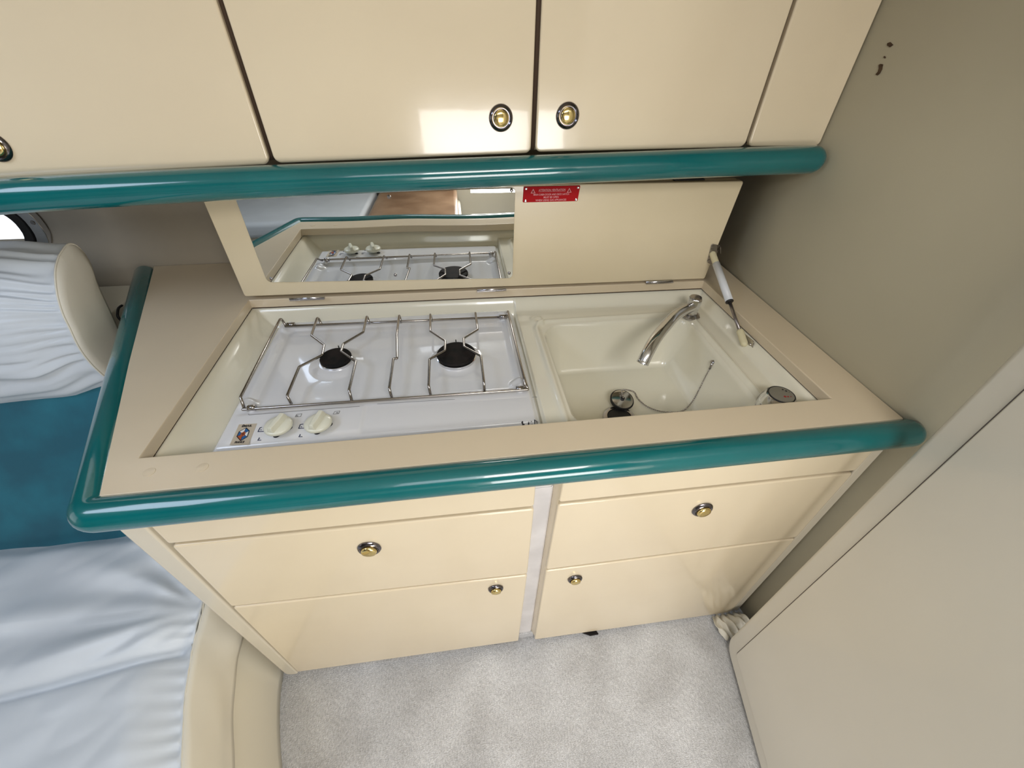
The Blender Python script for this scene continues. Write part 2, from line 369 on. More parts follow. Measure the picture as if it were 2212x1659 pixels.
# recessed centre strip
st = thing('cover_strip', (.13, .03, 0), 'narrow greyish white upright strip between the two base cabinets', 'trim strip')
def chan(z0, z1, t):
    sl = .0150; x0, x1 = .0970+sl*z0, .1490+(.012)*z0
    pr = [(x0, .0290), (x0, .0205), (x0+.006, .0175), (x1-.014, .0175), (x1-.0095, .0215), (x1-.0095, .0290)]
    return slab('strip_panel', [(x, y, z0) for x, y in pr], (sl*(z1-z0), 0, z1-z0), white_alu, st, .0012)
chan(.035, .776, 0); chan(.7775, .862, 1)
slab('return_edge', [(.1400, .0185, .033), (.1488, .003, .033), (.1488, .029, .033), (.1400, .029, .033)], (.0124, 0, .827), cream, st, .0012)
o = slab('carpet_upstand', [(.1, .014, 0), (.148, .014, 0), (.148, .03, 0), (.1, .03, 0)], (0, 0, .034), carpet, st, .004)
o['label'] = 'carpet turned up behind the strip'
# scrap under the door
P = [at_z(x, y, .001) for x, y in [(1258, 1368), (1275, 1374), (1292, 1371), (1286, 1362), (1265, 1362)]]
sc = tag(flat('debris_scrap', P, burner_m, None, .008), 'small dark scrap on the carpet beneath the right base cabinet', 'scrap')

# ================================================================== SINK LINER
BX0, BX1, BY0, BY1 = .214, .603, .10, .466
def sdf(x, y, x0, x1, y0, y1, r):
    cx, cy = (x0+x1)/2, (y0+y1)/2; qx = abs(x-cx)-(x1-x0)/2+r; qy = abs(y-cy)-(y1-y0)/2+r
    return math.hypot(max(qx, 0), max(qy, 0))+min(max(qx, qy), 0)-r
ZH = .842
def liner_z(x, y):
    yb = lerp(OBL, OBR, (x-OL)/(OR_-OL))
    dl, dr, db, df = x-OL, OR_-x, yb-y, y-(OF-.02)
    z = .824
    inr = x > .150
    z = max(z, .874-.050*ss(-.004, .060, dl)); z = max(z, .874-(.028 if inr else .050)*ss(-.004, .030, db)); z = max(z, .874-(.028 if inr else .05)*ss(0, .03, dr))
    z = max(z, .874-.050*ss(-.002, .03, df))
    # drainage side ledge
    led = ss(.150, .166, x)
    z = max(z, lerp(.824, .846, led))
    # raised bead round basin
    s = sdf(x, y, BX0-.018, BX1+.018, BY0-.03, BY1+.018, .035)
    z += .0065*math.exp(-((s-.004)/.007)**2)
    # ear at the back-left corner
    s2 = math.hypot(x-.205, y-.492); z += .005*math.exp(-((s2-.012)/.010)**2) if s2 < .05 and x < .215 else 0
    # basin
    s = sdf(x, y, BX0, BX1, BY0, BY1, .05)
    if s < .006:
        wx = .046 if x < .4 else .040
        depth = .126
        slope = .050
        t = min(max((.006-s)/slope, 0), 1)
        # steep then rounded foot
        z = min(z, .846-.007*ss(0, .10, t)-depth*(1-(1-t)**1.6 if t < 1 else 1))
    return z
NX, NY = 420, 176
def lf(u, v):
    x = lerp(OL-.004, OR_+.004, u); yb = lerp(OBL, OBR, u)+.004; y = lerp(OF-.025, yb, v)
    return Vector((x, y, liner_z(x, y)))
su = thing('sink_unit', (.15, .33, .72), 'ivory moulded sink and hob surround set in the worktop recess', 'sink')
grid('moulded_tray', NX, NY, lf, liner_m, su)
# drain
dc = at_z(1338, 903, .720)
dr = lathe('drain_ring', [(.028, -.004), (.030, .0035), (.036, .0035), (.040, .0005), (.0405, -.002)], Vector((dc.x, dc.y, .7205)), (0, 0, 1), dark_chrome, su, 40)
lathe('drain_cup', [(.029, .002), (.022, -.0005), (.0, -.0008)], Vector((dc.x, dc.y, .7205)), (0, 0, 1), black, dr, 32)

# ================================================================== HOB
HX0, HX1, HY0, HY1 = -.480, .143, .122, .572
hb = thing('hob', ((HX0+HX1)/2, .34, .835), 'white enamel two-burner gas hob set in the left of the recess', 'hob')
BA, BB = at_z(727, 778, .846), at_z(986, 770, .846)
def hob_z(x, y):
    s = -sdf(x, y, HX0, HX1, HY0, HY1, .012)
    z = .832+.012*ss(0, .012, s)
    # burner well
    w = -sdf(x, y, HX0+.022, HX1-.022, .226, HY1-.026, .02)
    z -= .0075*ss(0, .018, w)
    for c in (BA, BB):
        r = math.hypot(x-c.x, y-c.y); z += .0055*(1-ss(.035, .065, r))
    for cx, cy in ((HX0+.03, .25), (HX1-.03, .25), (HX0+.03, HY1-.035), (HX1-.03, HY1-.035)):
        r = math.hypot(x-cx, y-cy); z += .006*(1-ss(.010, .022, r))
    # slightly raised control field, left of the step
    f = ss(-.228, -.222, -abs(x+.335)+(-.335+.222)*0-.0) if False else ss(.0, .010, -.205-x)*ss(0, .012, .222-y)*ss(0, .02, x-HX0-.012)*ss(0, .02, y-HY0-.008)
    z += .0022*f
    return z
o = grid('hob_plate', 240, 180, lambda u, v: Vector((lerp(HX0, HX1, u), lerp(HY0, HY1, v), hob_z(lerp(HX0, HX1, u), lerp(HY0, HY1, v)))), white_enamel, hb, .003)
def hz(p, dz=.0004): return Vector((p.x, p.y, hob_z(p.x, p.y)+dz))
def hp_(px, py, dz=.0004): return hz(at_z(px, py, .844), dz)
def c1(x, y): return 460+x*.36166, 600+y*.36166        # from the enlarged crop back to photo pixels
for c, r in ((BA, .0358), (BB, .0465)):
    bu = lathe('burner', [(0, -.002), (r*.98, -.002), (r*.98, .003), (r*1.0, .005), (r*.93, .0065), (0, .0065)], Vector((c.x, c.y, .8425)), (0, 0, 1), chrome, hb, 40)
    bu['label'] = 'chrome burner ring'
    cp = lathe('burner_cap', [(r*.80, .0065), (r*.97, .008), (r*.99, .0115), (r*.95, .0145), (r*.90, .0145), (r*.88, .0155), (r*.3, .016), (0, .016)], Vector((c.x, c.y, .8425)), (0, 0, 1), burner_m, bu, 40)
    lathe('spark_pin', [(.0012, 0), (.0012, .018), (0, .019)], Vector((c.x+.001, c.y+r*1.05, .8425)), (0, 0, 1), black, bu, 8)
# pan support
gr = tube('pan_support', [at_z(*c1(180, 787), .853), at_z(*c1(1880, 668), .853)], .0031, steel, hb, 10, 'round')
gr['label'] = 'bent wire pan support'
tube('rear_rail', [at_z(*c1(430, 290), .853), at_z(*c1(1752, 234), .853)], .0031, steel, gr, 10)
def wire(pts, lo0=.851, hi=.867, lo1=.851):
    n = len(pts); P = []
    for i, q in enumerate(pts):
        z = lo0 if i == 0 else (lo1 if i == n-1 else hi)
        P.append(at_z(*c1(*q), z))
    tube('support_wire', fillet_path(P, .006, 5), .0030, steel, gr, 10)
wire([(470, 757), (443, 705), (515, 532), (652, 462), (664, 402), (588, 345), (625, 232), (652, 285)])
wire([(830, 737), (813, 670), (853, 500), (765, 440), (778, 396), (898, 325), (920, 224), (935, 276)])
wire([(1068, 717), (1053, 660), (1078, 482), (1100, 484), (1098, 342), (1113, 218), (1124, 270)])
wire([(1300, 700), (1288, 645), (1293, 487), (1386, 436), (1388, 378), (1298, 318), (1298, 212), (1309, 262)])
wire([(1622, 682), (1618, 620), (1600, 466), (1500, 412), (1497, 362), (1581, 310), (1567, 203), (1572, 250)])
wire([(188, 785), (165, 712), (405, 238), (437, 290)])
wire([(1868, 675), (1858, 600), (1760, 194), (1756, 240)])
wire([(1880, 668), (1872, 640), (1845, 545), (1815, 430)], .853, .858, .862)
for (x, y) in ((233, 778), (1832, 664), (466, 282), (1733, 234)):
    a = at_z(*c1(x-22, y), .853); b = at_z(*c1(x+22, y-2), .853)
    tube('rail_clip', [a, b], .0062, dark_chrome, gr, 10)
    lathe('foot', [(.0075, 0), (.0065, .006), (.004, .0085), (0, .009)], hz(at_z(*c1(x, y+6), .846), -.001), (0, 0, 1), white_enamel, gr, 16)
# knobs
def hob_knob(px, py, ang):
    c = at_z(px, py, .862); b = Vector((c.x, c.y, .8465))
    sh = .0
    k = lathe('control_knob', [(0, 0), (.011, 0), (.011, .006), (.0225, .007), (.0255, .010), (.0258, .0135), (.0235, .0165), (.0155, .018), (0, .0185)], b, (0, 0, 1), ivory, hb, 40, sh=False)
    bm = bmesh.new(); d = Vector((math.cos(ang), math.sin(ang), 0)); e = Vector((-d.y, d.x, 0)); rings = []
    for t in (-1, -.9, -.5, 0, .5, .85, 1):
        w = .0070*(1-.25*abs(t)); h = .0275 if abs(t) < .95 else .022; L_ = .0228
        o_ = b+d*L_*t
        rings.append([bm.verts.new(o_+e*x+Vector((0, 0, z))) for x, z in ((-w*1.5, .014), (-w*.75, h-.001), (-w*.5, h), (w*.5, h), (w*.75, h-.001), (w*1.5, .014))])
    for r0, r1 in zip(rings, rings[1:]):
        for i in range(5): bm.faces.new((r0[i], r0[i+1], r1[i+1], r1[i]))
    bm.faces.new(rings[0]); bm.faces.new(rings[-1])
    bev(obj('grip', bm, ivory, k), .001, 2)
    # printed dots at four and six o'clock are on the plate
hob_knob(600, 917, math.radians(72)); hob_knob(686, 911, math.radians(76))
def c2(x, y): return 470+x*.17179, 860+y*.17179
def dot(x, y, r=.0062):
    c = hp_(*c2(x, y), .0005); flat('printed_dot', [c+Vector((math.cos(a)*r, math.sin(a)*r, 0)) for a in [k*math.pi/9 for k in range(18)]], black_ink, hb)
for q in ((748, 480), (905, 384), (1260, 440), (1410, 342)): dot(*q)
def stroke(name, pts, w, mat, par=None, dz=.0004):
    par = par or hb
    P = [hp_(*c2(*q), dz) for q in pts]; bm = bmesh.new()
    for a, b in zip(P, P[1:]):
        d = (b-a).normalized(); e = Vector((-d.y, d.x, 0))*w/2; a2 = a-d*w*.3; b2 = b+d*w*.3
        v = [bm.verts.new(q) for q in (a2-e, b2-e, b2+e, a2+e)]; u = [bm.verts.new(q.co+Vector((0, 0, .0003))) for q in v]
        bm.faces.new(u)
        for i in range(4): bm.faces.new((v[i], v[(i+1) % 4], u[(i+1) % 4], u[i]))
    return obj(name, bm, mat, par, False)
for pts, w in (([(560, 380), (540, 385), (516, 433), (590, 430)], .0016), ([(548, 412), (556, 410)], .0018), ([(532, 508), (510, 538), (550, 536)], .0014), ([(530, 522), (536, 521)], .0012),
               ([(1080, 338), (1045, 345), (1026, 393), (1098, 388)], .0016), ([(1055, 374), (1063, 373)], .0018), ([(1045, 466), (1026, 494), (1068, 492)], .0014), ([(1040, 480), (1046, 479)], .0012)):
    stroke('printed_symbol', pts, w, blue_ink)
for dx, dy in ((0, 0), (477, -35)):
    stroke('printed_symbol', [(1000+dx, 215+dy), (1065+dx, 208+dy), (1050+dx, 243+dy), (980+dx, 248+dy), (1000+dx, 215+dy)], .0008, grey_ink)
cc = (1005, 235); stroke('printed_symbol', [(cc[0]+10*math.cos(k*math.pi/4), cc[1]+7*math.sin(k*math.pi/4)) for k in range(9)], .0007, grey_ink)
cc = (1508, 196); stroke('printed_symbol', [(cc[0]+10*math.cos(k*math.pi/4), cc[1]+7*math.sin(k*math.pi/4)) for k in range(9)], .0007, grey_ink)
stroke('printed_line', [(388, 205), (405, 222), (1100, 165), (1790, 115)], .0008, grey_ink)
stroke('printed_line', [(2010, 75), (2900, 20), (4300, -70)], .0008, grey_ink)
# sticker
sp = [Vector((at_z(*c2(*q), .8464).x, at_z(*c2(*q), .8464).y, .8464)) for q in ((270, 332), (497, 320), (388, 584), (152, 592))]
stk = flat('sticker', sp, sticker_m, hb, .0003); stk['label'] = 'beige sticker with a faceted gem printed on it'
gem = [(362, 378), (400, 415), (375, 490), (292, 540), (245, 485), (275, 425)]; ctr = (322, 455)
cols = [ink_blue, ink_white, ink_blue, ink_red, ink_blue, ink_white]
def gp(q, dz=.0007): p = at_z(*c2(*q), .8464); p.z = .8464+dz; return p
def seam(a, b, t): return (lerp(a[0], b[0], t), lerp(a[1], b[1], t))
for i in range(6):
    a, b = gem[i], gem[(i+1) % 6]
    flat('printed_facet', [gp(a), gp(b), gp(seam(ctr, b, .45)), gp(seam(ctr, a, .45))], cols[i], stk, .0002)
flat('printed_facet', [gp(seam(ctr, g, .44)) for g in gem], ink_red, stk, .0002)
def gline(pts, w):
    bm = bmesh.new()
    for a, b in zip(pts, pts[1:]):
        a, b = gp(a, .0010), gp(b, .0010); d = (b-a).normalized(); e = Vector((-d.y, d.x, 0))*w/2
        v = [bm.verts.new(q) for q in (a-e-d*w*.3, b-e+d*w*.3, b+e+d*w*.3, a+e-d*w*.3)]; bm.faces.new(v)
    obj('printed_outline', bm, black_ink, stk, False)
gline(gem+[gem[0]], .0014)
for i in range(6): gline([gem[i], ctr], .0007)
uu = (gp((430, 352))-gp((310, 358))); vv = (gp((372, 378))-gp((280, 540))) if False else Vector((-uu.y, uu.x, 0))
text('lettering', '\u00c9MAIL', gp((366, 364), .0007), uu, vv, .0050, black_ink, stk, uu.length*1.05, .02)
text('lettering', 'FRANCE', gp((272, 568), .0007), uu, vv, .0045, black_ink, stk, uu.length*.95, .02)
# worn maker's mark at the right
def c3(x, y): return 1100+x*.05425, 880+y*.05425
def mk(pts): flat('printed_mark', [hp_(*c3(*q), .0004) for q in pts], black_ink, hb)
for q in ([(480, 575), (520, 540), (555, 555), (548, 590), (628, 600), (560, 655), (515, 650), (520, 605)], [(765, 540), (805, 575), (790, 605), (745, 600)], [(865, 520), (905, 545), (870, 550)],
          [(900, 580), (935, 580), (950, 650), (880, 648)], [(985, 488), (1170, 470), (1165, 492), (1050, 500), (1040, 560), (1030, 600), (1200, 590), (1205, 622), (1015, 635), (1005, 560)],
          [(1165, 530), (1200, 590), (1205, 622), (1160, 600)], [(1060, 500), (1110, 500), (1140, 570), (1110, 560)]): mk(q)

# ================================================================== LID (folded in two) with mirror and plate
LY0, LYs = .5835, -.010
def ly(x): return LY0+LYs*(x+.5)
lp0 = Vector((-.5, LY0, .9)); ln = Vector((LYs, -1, 0)).normalized()          # faces the camera
def lpx(px, py, off=0): return at_pl(px, py, lp0+ln*off, ln)
bl, br = lpx(528, 641), lpx(1521, 607); tl, tr = lpx(440, 440), lpx(1611, 392)
tl.z = 1.166; tr.z = 1.163; tl.x = bl.x+.004; bl.z = .914; br.z = .9035; tr.x = br.x+.016
lid = thing('recess_lid', (.08, .585, .905), 'cream folding lid standing open behind the hob and sink', 'lid')
back = -ln
def lid_slab(name, y_off, t, top, mat=cream_lid, dx=0):
    pts = [bl+back*y_off, br+back*y_off+Vector((dx, 0, 0)), tr+back*y_off+Vector((dx, 0, top)), tl+back*y_off+Vector((0, 0, top))]
    return slab(name, round_poly(pts, .006, 4), back*t, mat, lid, .003, 3)
lid_slab('lid_panel', 0, .019, 0)
lid_slab('folded_panel', .020, .019, .0, dx=-.004)
for a, b in (((625, 640), (700, 635)), ((1030, 628), (1093, 623)), ((1393, 611), (1452, 606))):
    p0, p1 = lpx(*a, .001), lpx(*b, .001); z = .9035
    h = box('hinge', p0.x, p1.x, p0.y-.010, p0.y-.002, z-.0025, z+.0015, dark_chrome, lid, .0006)
    tube('hinge_pin', [(p0.x, p0.y-.005, z+.002), (p1.x, p0.y-.005, z+.002)], .0022, chrome, h, 10)
p0, p1 = lpx(1463, 386), lpx(1530, 386)
box('hinge', p0.x, p1.x, p0.y+.012, p0.y+.03, 1.163, 1.1665, black, lid, .0005)
# mirror
mc = [lpx(578, 609, .002), lpx(1107, 600, .002), lpx(1113, 404, .002), lpx(514, 436, .002)]
mc[2].z = mc[3].z = 1.1595; mc[3].x = mc[0].x+.004
mir = slab('mirror', round_poly(mc, [.012, .012, .008, .008], 6), ln*.003, mirror_m, lid, .0008, 2)
mir['label'] = 'frameless mirror panel'
for q in ((586, 602), (1100, 590), (854, 594), (1105, 411), (840, 425)):
    lathe('mirror_screw', [(0, 0), (.0042, 0), (.0042, .001), (.0032, .0022), (.0018, .0026), (.0014, .0012), (0, .0010)], lpx(*q, .0052), ln, dark_chrome, mir, 16)
# red plate
pc = [lpx(1129, 437, .0005), lpx(1247, 435, .0005), lpx(1251, 399, .0005), lpx(1130, 405, .0005)]
lft, rgt = pc[0].x, pc[1].x
zt, zb_ = 1.1615, pc[0].z
for i, (x, z) in enumerate(((lft, zb_), (rgt, zb_), (rgt+.003, zt), (lft+.0015, zt))): pc[i] = Vector((x, ly(x), z))+ln*.0008
pla = slab('warning_plate', round_poly(pc, .002, 3), ln*.0015, red_m, lid, .0004, 2); pla['label'] = 'red warning plate with pale lettering'
U = -Vector((ln.y, -ln.x, 0)) ; U = Vector((1, -LYs*-1, 0)).normalized(); U = Vector((1, LYs, 0)).normalized(); Vz = Vector((0, 0, 1))
PW = (rgt-lft); mid = (pc[0]+pc[1]+pc[2]+pc[3])/4; PH = zt-zb_
def pt(u, v): return mid+U*(u*PW)+Vz*(v*PH)+ln*.0018
text('lettering', 'ATTENTION: VENTILATION', pt(0.01, .205), U, Vz, PH*.13, pink_ink, pla, PW*.48, .004)
flat('underline', [pt(-.23, .16), pt(.25, .16), pt(.25, .172), pt(-.23, .172)], pink_ink, pla, .0002, ln)
text('lettering', 'MAIN CABIN DOOR AND DECK HATCH', pt(0, -.07), U, Vz, PH*.12, pink_ink, pla, PW*.64, .003)
text('lettering', 'MUST BE OPEN', pt(0, -.25), U, Vz, PH*.12, pink_ink, pla, PW*.27, .003)
text('lettering', 'WHEN USING GAS APPLIANCES', pt(0, -.435), U, Vz, PH*.12, pink_ink, pla, PW*.56, .003)
for s in (-.33, .32):
    bm = bmesh.new(); h = .135; w = .042
    O_ = [pt(s-w, .08), pt(s+w, .08), pt(s, .08+h*2.1)]; c_ = sum(O_, Vector())/3; I_ = [c_+(q-c_)*.68 for q in O_]
    ov = [bm.verts.new(q) for q in O_]; iv = [bm.verts.new(q) for q in I_]
    for k in range(3): bm.faces.new((ov[k], ov[(k+1) % 3], iv[(k+1) % 3], iv[k]))
    obj('warning_triangle', bm, pink_ink, pla, False)
    text('lettering', '!', pt(s, .115), U, Vz, PH*.12, black_ink, pla, None, .02)
for u, v in ((-.46, -.40), (.46, -.40), (-.455, .38), (.475, .38)):
    lathe('rivet', [(0, 0), (.0030, 0), (.0029, .0010), (.0018, .0014), (.0014, .0006), (0, .0005)], pt(u, v)-ln*.0004, ln, chrome, pla, 14)

# ================================================================== STRUT
A_ = lpx(1541, 553, .012); B_ = at_x(1606, 737, .684)
str_ = thing('lid_stay', B_, 'white gas strut propping the lid at the right of the sink', 'strut')
ax = (B_-A_).normalized()
br1 = slab('lid_bracket', round_poly([lpx(1527, 566, .001), lpx(1537, 572, .001), lpx(1556, 530, .001), lpx(1537, 526, .001)], .004, 4), ln*.002, dark_chrome, str_, .0006)
slab('bracket_ear', [lpx(1556, 548, .002), lpx(1556, 534, .002), lpx(1556, 534, .012), lpx(1556, 548, .012)], (.002, 0, 0), dark_chrome, br1, .0005)
lathe('bracket_screw', [(0, 0), (.004, 0), (.003, .0018), (0, .002)], lpx(1540, 533, .003), ln, dark_chrome, br1, 14)
lathe('bracket_screw', [(0, 0), (.004, 0), (.003, .0018), (0, .002)], lpx(1531, 563, .003), ln, dark_chrome, br1, 14)
L_ = (B_-A_).length
tube('upper_socket', [A_-ax*.006, A_+ax*.006, A_+ax*.03], .0085, ivory_y, str_, 16, 'round', None)
tube('cylinder', [A_+ax*.026, A_+ax*(L_*.56)], .0095, white_pl, str_, 20)
tube('collar', [A_+ax*(L_*.555), A_+ax*(L_*.565)], .0098, black, str_, 20)
tube('piston_rod', [A_+ax*(L_*.56), A_+ax*(L_-.022)], .0042, rod_m, str_, 14)
tube('lower_socket', [A_+ax*(L_-.026), A_+ax*(L_-.002), A_+ax*(L_+.006)], .0085, ivory_y, str_, 16, 'round')
pb = [at_x(x, y, .693) for x, y in ((1606, 718), (1630, 738), (1627, 756), (1620, 757), (1604, 738))]
br2 = slab('wall_bracket', round_poly(pb, .004, 4), (-.002, 0, 0), dark_chrome, str_, .0006)
tube('ball_stud', [B_, Vector((.692, B_.y, B_.z))], .004, dark_chrome, br2, 10)
lathe('bracket_screw', [(0, 0), (.004, 0), (.003, .0018), (0, .002)], at_x(1620, 744, .691), (-1, 0, 0), dark_chrome, br2, 14)

# ================================================================== FAUCET
fb = at_z(1490, 682, .848)
fa = thing('faucet', (fb.x, fb.y, .846), 'chrome swan spout tap at the back right corner of the sink', 'tap')
lathe('base_flange', [(0, 0), (.026, 0), (.027, .004), (.022, .008), (.016, .010), (0, .010)], (fb.x, fb.y, .848), (0, 0, 1), dark_chrome, fa, 8)
lathe('body', [(0, .008), (.0165, .008), (.015, .016), (.017, .024), (.0178, .052), (.0168, .055), (0, .0555)], (fb.x, fb.y, .848), (0, 0, 1), chrome, fa, 8)
lathe('cap', [(0, .055), (.0155, .055), (.0150, .0575), (0, .058)], (fb.x, fb.y, .848), (0, 0, 1), dark_chrome, fa, 24)
s0 = Vector((fb.x-.008, fb.y-.006, .880))
s0 = Vector((fb.x-.004, fb.y-.003, .878))
pts = [s0, at_z(1463, 679, .892), at_z(1438, 704, .902), at_z(1416, 732, .900), at_z(1401, 758, .888), at_z(1389, 782, .868)]
tube('spout', catmull(pts, 8), .0140, chrome, fa, 24, 'flat', None)
e = catmull(pts, 8); dn = (e[-1]-e[-2]).normalized()
lathe('nozzle', [(.0140, 0), (.0143, .001), (.0143, .005), (.012, .0052), (.0115, .001), (0, .001)], e[-1]-dn*.001, dn, chrome, fa, 24)

# mixer control at the front right
vc = at_z(1688, 853, .885)
va = thing('control_valve', (vc.x, vc.y, .846), 'chrome faceted tap knob with red and black dots at the right front of the sink', 'tap knob')
bodyo = lathe('knob_body', [(0, .846), (.036, .846), (.0375, .850), (.034, .868), (.0285, .8845), (.0265, .8855), (0, .8855)], (vc.x, vc.y, 0), (0, 0, 1), chrome, va, 9)
lathe('index_disc', [(0, .8853), (.0235, .8853), (.0235, .8868), (.0222, .8872), (0, .8872)], (vc.x, vc.y, 0), (0, 0, 1), new_mat('brushed_disc', (.40, .39, .36), .4, .8), va, 32)
bm = bmesh.new(); tube_bm(bm, [(vc.x+.0248*math.cos(k*math.pi/16), vc.y+.0248*math.sin(k*math.pi/16), .8862) for k in range(33)], .0011, 6); obj('disc_ring', bm, black, va)
def c4(x, y): return 1600+x*.0904, 800+y*.0904
redm = new_mat('red_dot_print', (.30, .02, .02), .5)
for x, y, r, mt in ((1060, 628, .0026, redm), (1132, 630, .0018, redm), (1200, 630, .0012, redm), (1005, 460, .0018, black_ink), (1085, 495, .0020, black_ink), (1160, 520, .0008, black_ink)):
    c = at_z(*c4(x, y), .8873); flat('index_dot', [c+Vector((math.cos(k*math.pi/6)*r, math.sin(k*math.pi/6)*r*1, 0)) for k in range(12)], mt, va)

# plug with chain
pp = at_z(1342, 866, .727)
nrm = Vector((0.05, -.25, 1)).normalized()
pg = thing('sink_plug', (pp.x, pp.y, .72), 'chrome and black rubber sink plug lying beside the drain on its ball chain', 'plug')
pc0 = Vector((pp.x, pp.y, .7265))
lathe('rubber_bung', [(0, -.006), (.024, -.006), (.029, .000), (.0305, .006), (.0295, .0085), (0, .0085)], pc0, nrm, black, pg, 36)
lathe('plug_disc', [(0, .008), (.0275, .008), (.0272, .0095), (.020, .0108), (0, .0105)], pc0, nrm, chrome, pg, 36)
lathe('centre_bolt', [(0, .010), (.0055, .010), (.0055, .014), (.003, .0145), (0, .0145)], pc0, nrm, black, pg, 6)
def basin_z(x, y): return liner_z(x, y)
def on_basin(px, py, dz):
    lo, hi = .70, .88
    for _ in range(40):
        m_ = (lo+hi)/2; q = at_z(px, py, m_)
        if basin_z(q.x, q.y)+dz > m_: lo = m_
        else: hi = m_
    return at_z(px, py, (lo+hi)/2)
def c5(x, y): return 1300+x*.18083, 600+y*.18083
cp = [pc0+nrm*.016]+[at_z(*c5(240, 1350), .748), at_z(*c5(290, 1338), .746)]+[on_basin(*c5(x, y), .003) for x, y in ((385, 1365), (430, 1440), (520, 1525), (660, 1585), (800, 1605), (930, 1600), (1020, 1550), (1100, 1450), (1180, 1300), (1240, 1180), (1285, 1095))]
path = catmull(cp, 10)
# resample beads
L_ = [0]
for a, b in zip(path, path[1:]): L_.append(L_[-1]+(b-a).length)
bm = bmesh.new(); s = 0; k = 0
while s < L_[-1]:
    while L_[k+1] < s: k += 1
    t = (s-L_[k])/max(L_[k+1]-L_[k], 1e-9); c = path[k].lerp(path[k+1], t)
    bmesh.ops.create_icosphere(bm, subdivisions=1, radius=.0023, matrix=Matrix.Translation(c)); s += .0050
tube_bm(bm, path, .0009, 5)
obj('ball_chain', bm, steel, pg)
an = on_basin(*c5(1325, 1010), .002)
lathe('anchor_stud', [(0, 0), (.0055, 0), (.0055, .003), (.003, .0045), (0, .0048)], an, (-.85, -.1, .5), dark_chrome, pg, 16)
tube('chain_coupling', [an+Vector((-.003, -.002, .002)), on_basin(*c5(1288, 1090), .003)], .0028, dark_chrome, pg, 10)

# ================================================================== UPPER CABINETS
def uy(px): return interp(px, [0, 590, 1150, 1780], [.412, .452, .480, .482])
def upt(px, py): return at_y(px, py, uy(px))
P_ = dict(l0=upt(0, 387), l1=upt(584, 355), d0=upt(594, 353), m0=upt(1147, 331), m1=upt(1156, 329), r0=upt(1609, 318), r1=upt(1616, 317), e=upt(1775, 317))
P_['e'].x = .799
ZU = 1.84
def updoor(name, a, b, parent, b_=.005):
    a = Vector(a); b = Vector(b); n = Vector((b.y-a.y, -(b.x-a.x), 0)).normalized()
    pts = round_poly([a, b, Vector((b.x, b.y, ZU)), Vector((a.x, a.y, ZU))], [.012, .012, .004, .004], 6)
    return slab(name, pts, -n*.02, cream, parent, b_, 4), n
def on_front(a, b, px, py): a = Vector(a); b = Vector(b); n = Vector((b.y-a.y, -(b.x-a.x), 0)).normalized(); return at_pl(px, py, a, n), n
UL = Vector(P_['l0'])+(Vector(P_['l0'])-Vector(P_['l1']))*.6
ucs = []
for a, b, lab in ((UL, P_['l1'], 'cream upper cabinet at the far left, its door knob cut by the picture edge'),
                  (P_['d0'], P_['r0'], 'cream upper cabinet with two doors and paired brass knobs above the hob'),
                  (P_['r1'], P_['e'], 'narrow plain cream upper cabinet panel against the right wall')):
    u = thing('upper_cabinet', ((a.x+b.x)/2, .6, a.z), lab, 'cabinet', 'upper cabinets above the galley'); ucs.append(u)
    a2, b2 = Vector((a.x+.002, a.y+.022, a.z+.004)), Vector((b.x-.002, b.y+.022, b.z+.004))
    yb = .775
    slab('carcass', [a2, b2, (b2.x, yb, b2.z), (a2.x, yb, a2.z)], (0, 0, ZU-b2.z-.002), cream, u, 0)
    if 'two doors' in lab:
        for j0, j1 in ((P_['m0'], P_['m1']),): slab('gap_shade_strip', [(j0.x+.0003, j0.y+.005, j0.z+.004), (j1.x-.0003, j1.y+.005, j1.z+.004), (j1.x-.0003, j1.y+.0075, j1.z+.004), (j0.x+.0003, j0.y+.0075, j0.z+.004)], (0, 0, ZU-j0.z-.01), joint_dark, u, 0)  # added dark strip: the shade of the door gap put into its colour
    if 'far left' in lab:
        j0, j1 = P_['l1'], P_['d0']; slab('gap_shade_strip', [(j0.x-.004, j0.y+.012, j0.z+.004), (j1.x-.002, j1.y+.012, j1.z+.004), (j1.x-.002, j1.y+.020, j1.z+.004), (j0.x-.004, j0.y+.020, j0.z+.004)], (0, 0, ZU-j0.z-.01), joint_dark, u, 0)  # dark strip added to paint the shade between left and middle cabinets
    if 'narrow' in lab:
        j0, j1 = P_['r0'], P_['r1']; slab('gap_shade_strip', [(j0.x+.001, j0.y+.012, j0.z+.004), (j1.x+.004, j1.y+.012, j1.z+.004), (j1.x+.004, j1.y+.020, j1.z+.004), (j0.x+.001, j0.y+.020, j0.z+.004)], (0, 0, ZU-j0.z-.01), joint_dark, u, 0)  # dark strip added to paint the shade beside the end panel
dl, n = updoor('cabinet_door', UL, P_['l1'], ucs[0])
q, n = on_front(UL, P_['l1'], -14, 316); kindred_knob(q, n, dl, 1, True)
d1, n = updoor('cabinet_door', P_['d0'], P_['m0'], ucs[1]); q, n = on_front(P_['d0'], P_['m0'], 1082, 255); kindred_knob(q, n, d1, 1, True)
d2, n = updoor('cabinet_door', P_['m1'], P_['r0'], ucs[1]); q, n = on_front(P_['m1'], P_['r0'], 1226, 250); kindred_knob(q, n, d2, 1, True)
updoor('end_panel', P_['r1'], P_['e'], ucs[2])
# upper teal rail
def urp(px, py): q = at_y(px, py, uy(px)-.022); return q
up = [urp(-420, 462), urp(-200, 443), urp(0, 425), urp(300, 407), urp(600, 392), urp(850, 381), urp(1106, 370), urp(1400, 358), urp(1600, 350), urp(1752, 345)]
ur = tag(tube('edge_rail', catmull(up, 5), .0272, teal, None, 36, 'round'), 'teal rounded rail running along the bottom of the upper cabinets', 'rail', 'teal rails of the galley')

